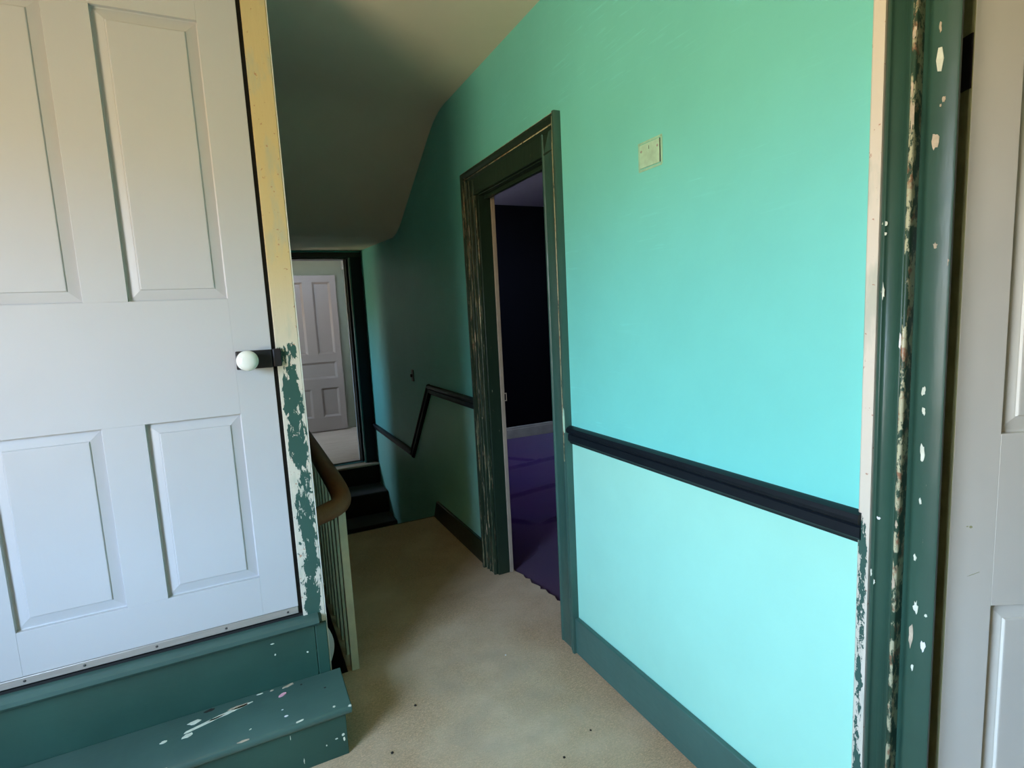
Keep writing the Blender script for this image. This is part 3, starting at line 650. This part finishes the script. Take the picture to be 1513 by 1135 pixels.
# door 2: white door standing open at the far right
N = Vector((1.09, 0.505)); ang = math.atan2(-0.441, 0.8975)
root = struct(empty('door_2', (N.x, N.y, 0), ang), 'cream-white panelled door standing open at the far right', 'door')
bpy.context.view_layer.update()
cols = [(0.080, 0.335), (0.425, 0.680)]
panel_door('door_2', root, 0.76, 0.012, 1.985, cols, [(0.19, 0.738, cols), (1.053, 1.86, cols)], M['warmwhite'], bw=0.030, depth=0.012)
bm = bmesh.new(); box(bm, -0.0012, 0.0, 0.0005, 0.0345, 0.012, 1.985)
o = obj('door_edge', bm, M['olivedoor']); o.parent = root; o['label'] = 'olive hinge edge of the door'
bm = bmesh.new(); box(bm, -0.0035, -0.0013, 0.001, 0.034, 1.622, 1.705); bmesh.ops.create_cone(bm, cap_ends=True, segments=10, radius1=0.005, radius2=0.005, depth=0.083, matrix=Matrix.Translation((-0.003, 0.0335, 1.6635)))
o = obj('hinge', bm, M['iron']); o.parent = root; o['label'] = 'black iron hinge'
bm = bmesh.new(); box(bm, -0.0035, -0.0013, 0.001, 0.034, 0.20, 0.283); o = obj('hinge', bm, M['iron']); o.parent = root; o['label'] = 'black iron hinge'
for i, (x, z, rx, rz) in enumerate(((0.036, 0.888, .0035, .0022), (0.046, 0.800, .012, .0006), (0.03, 0.889, .002, .001))):
    bm = bmesh.new(); blob(bm, (x, -0.0001, z), (0.94, 0, 0.32) if i == 1 else (1, 0, 0), (0, 0, 1), rx, rz, (0, -1, 0), th=0.0002, seed=130 + i)
    o = obj('scuff', bm, M['olivedoor']); o.parent = root

# far doorway trim and the far door
root = struct(empty('trim_11', (1.0, 5.15, 0)), 'far doorway casing, its unlit face coloured black, with a pale teal jamb', 'door casing')
bm = bmesh.new(); box(bm, 0.952, XR - 0.001, 5.128, 5.15, -0.04, 1.915); obj('side_board', bm, M['black'], root, 0.004)  # unlit face of the casing: its shade is put into the black colour
bobj('side_board', (0.04, OX0, 5.128, 5.15, -0.04, 1.915), M['black'], root, 0.004)
bobj('head_board', (0.03, XR - 0.001, 5.126, 5.15, OZ + 0.001, 1.916), M['darkbase'], root, 0.004)
tag(bobj('jamb', (OX1 + 0.0, 0.958, 5.120, 5.275, 0.0, OZ), M['tealjamb'], root, 0.003), 'pale teal jamb face lit from the far room')
tag(bobj('stop', (OX1 - 0.012, OX1, 5.20, 5.24, 0.0, OZ), M['gap'], root, 0.001), 'dark strip put in for the shadow gap of the stop')  # solid black strip stands in for the shade beside the jamb
tag(bobj('inner_casing', (OX1 - 0.022, OX1 + 0.08, 5.27, 5.30, 0.0, OZ + 0.05), M['white'], root, 0.003), 'white casing on the room side')
bobj('head_jamb', (OX0, OX1, 5.140, 5.275, OZ - 0.012, OZ), M['darkbase'], root, 0.002)

root = struct(empty('door_3', (0.44, 6.94, 0)), 'greyish white five-panel door seen through the far doorway', 'door')
bpy.context.view_layer.update()
c2 = [(0.085, 0.285), (0.395, 0.598)]; c1 = [(0.085, 0.598)]
panel_door('door_3', root, 0.665, 0.012, 1.868, c2, [(0.180, 0.530, c2), (0.645, 0.845, c1), (0.940, 1.790, c2)], M['fardoor'], depth=0.020, bw=0.024, recess=True)
root = struct(empty('trim_12', (1.2, 6.3, 0)), 'rough pinkish casing on the side wall of the far room', 'door casing')
bobj('side_board', (1.205, 1.234, 6.76, 6.90, 0, 1.93), M['pinkgrey'], root, 0.003)
bobj('side_board', (1.205, 1.234, 5.95, 6.08, 0, 1.93), M['pinkgrey'], root, 0.003)
tag(bobj('head_board', (1.190, 1.234, 5.90, 6.94, 1.93, 2.04), M['white'], root, 0.004), 'white head board')
tag(bobj('dark_strip', (1.196, 1.204, 6.00, 6.06, 0.83, 1.10), M['black'], root, 0.002), 'dark narrow strip')  # narrow dark strip on the far side wall, of no known kind

# ---------------------------------------------------------------- balustrade
root = tag(empty('stair_balustrade', (0.273, 2.7, 0)), 'brown handrail on square cream balusters along the stairwell', 'balustrade')
def tube_along(bm, pts_, rx, rz, n=16, cap=True):
    """oval section swept along points with mitred frames"""
    P = [Vector(p) for p in pts_]; rings = []
    for i, p in enumerate(P):
        d = (P[min(i + 1, len(P) - 1)] - P[max(i - 1, 0)]).normalized()
        side = d.cross(Vector((0, 0, 1))).normalized(); up = side.cross(d).normalized()
        rings.append([bm.verts.new(p + side * (math.cos(2 * math.pi * k / n) * rx) + up * (math.sin(2 * math.pi * k / n) * rz * (1.0 if math.sin(2 * math.pi * k / n) > 0 else 0.85))) for k in range(n)])
    for A_, B_ in zip(rings, rings[1:]):
        for k in range(n): bm.faces.new((A_[k], A_[(k + 1) % n], B_[(k + 1) % n], B_[k]))
    if cap: bm.faces.new(rings[0][::-1]); bm.faces.new(rings[-1])
RZ = 0.708
def bez(p0, p1, p2, p3, n=14):
    out = []
    for i in range(n + 1):
        t_ = i / n; out.append(tuple(p0[k] * (1 - t_) ** 3 + 3 * p1[k] * t_ * (1 - t_) ** 2 + 3 * p2[k] * t_ ** 2 * (1 - t_) + p3[k] * t_ ** 3 for k in range(3)))
    return out
pts_ = [(0.270, 3.41 - 0.1 * i, RZ) for i in range(13)] + bez((0.270, 2.17, RZ), (0.272, 2.04, RZ - 0.012), (0.292, 1.960, RZ - 0.036), (0.235, 1.950, RZ - 0.050), 14)[1:] + [(0.20, 1.943, RZ - 0.058), (0.17, 1.937, RZ - 0.064), (0.13, 1.930, RZ - 0.072)]
bm = bmesh.new(); tube_along(bm, pts_, 0.034, 0.034)
obj('handrail', bm, M['rail'], root, smooth=True)
bm = bmesh.new(); box(bm, 0.259, 0.287, 2.026, 2.054, 0.0, RZ - 0.03)
b0 = obj('baluster', bm, M['cream'], root, 0.002)
for k in range(1, 12):
    c = b0.copy(); COL.objects.link(c); c.parent = root; c.matrix_parent_inverse = b0.matrix_parent_inverse.copy(); c.location = (b0.location[0], b0.location[1] + 0.112 * k, b0.location[2])

# ---------------------------------------------------------------- small things
root = tag(empty('blank_wall_plate', (XR, 1.236, 1.68)), 'small blank wall plate painted over on the turquoise wall', 'wall plate')
bm = bmesh.new(); box(bm, XR - 0.004, XR, 1.196, 1.276, 1.683, 1.746); obj('cover', bm, M['plate'], root, 0.002)
bm = bmesh.new()
for (a_, b_2, c_, d_) in ((1.188, 1.286, 1.7475, 1.7535), (1.190, 1.284, 1.675, 1.6815), (1.187, 1.1945, 1.678, 1.751), (1.2775, 1.285, 1.678, 1.751)): box(bm, XR - 0.0015, XR, a_, b_2, c_, d_)
tag(obj('caulk_line', bm, M['caulk'], root, 0.0006), 'pale caulk round the plate')
bobj('gap', (XR - 0.0034, XR - 0.0002, 1.1942, 1.1958, 1.684, 1.745), M['gap'], root, 0)
for y in (1.203, 1.269):
    bm = bmesh.new(); bmesh.ops.create_uvsphere(bm, u_segments=12, v_segments=6, radius=0.0035)
    bmesh.ops.transform(bm, matrix=Matrix.Translation((XR - 0.0042, y, 1.728)) @ Matrix.Diagonal((0.5, 1, 1, 1)), verts=bm.verts)
    obj('screw', bm, M['alu'], root, smooth=True)
bobj('slot', (XR - 0.0044, XR - 0.0038, 1.2365, 1.238, 1.728, 1.737), M['gap'], root, 0)

root = tag(empty('light_switch', (XR, 3.725, 0.93)), 'dark narrow fitting on the shaded wall above the sloping rail', 'switch')
bobj('cover', (XR - 0.006, XR, 3.70, 3.745, 0.875, 0.955), M['darkbase'], root, 0.002)
bobj('toggle', (XR - 0.018, XR - 0.0055, 3.717, 3.728, 0.905, 0.925), M['black'], root, 0.002)

for i, (x, y, r, lab, mk) in enumerate(((0.414, 1.722, .0045, 'dark crumb on the beige carpet nearest the green step', 'crumb'),
        (0.292, 1.556, .0045, 'dark crumb at the bottom edge of the picture near the green step', 'crumb'),
        (0.862, 1.335, .0035, 'small dark crumb on the carpet left of the green baseboard', 'crumb'),
        (0.735, 1.285, .004, 'dark crumb at the bottom edge of the picture near the middle', 'crumb'),
        (0.800, 1.818, .0032, 'tiny white fleck on the carpet before the middle doorway', 'lint'),
        (1.53, 2.30, .003, 'tiny white fleck on the purple carpet inside the middle doorway', 'lint'),
        (1.14, 1.96, .0035, 'tiny white fleck on the purple carpet near the threshold', 'lint'))):
    bm = bmesh.new(); bmesh.ops.create_icosphere(bm, subdivisions=2, radius=r)
    for v in bm.verts: v.co *= 1 + 0.35 * noise.noise(v.co * 300 + Vector((i, 0, 0))); 
    for v in bm.verts: v.co.z *= 0.5
    bmesh.ops.translate(bm, vec=(x, y, r * 0.4), verts=bm.verts)
    tag(obj('carpet_crumb' if mk == 'crumb' else 'lint_fleck', bm, M[mk], smooth=True), lab, 'crumb' if mk == 'crumb' else 'lint')
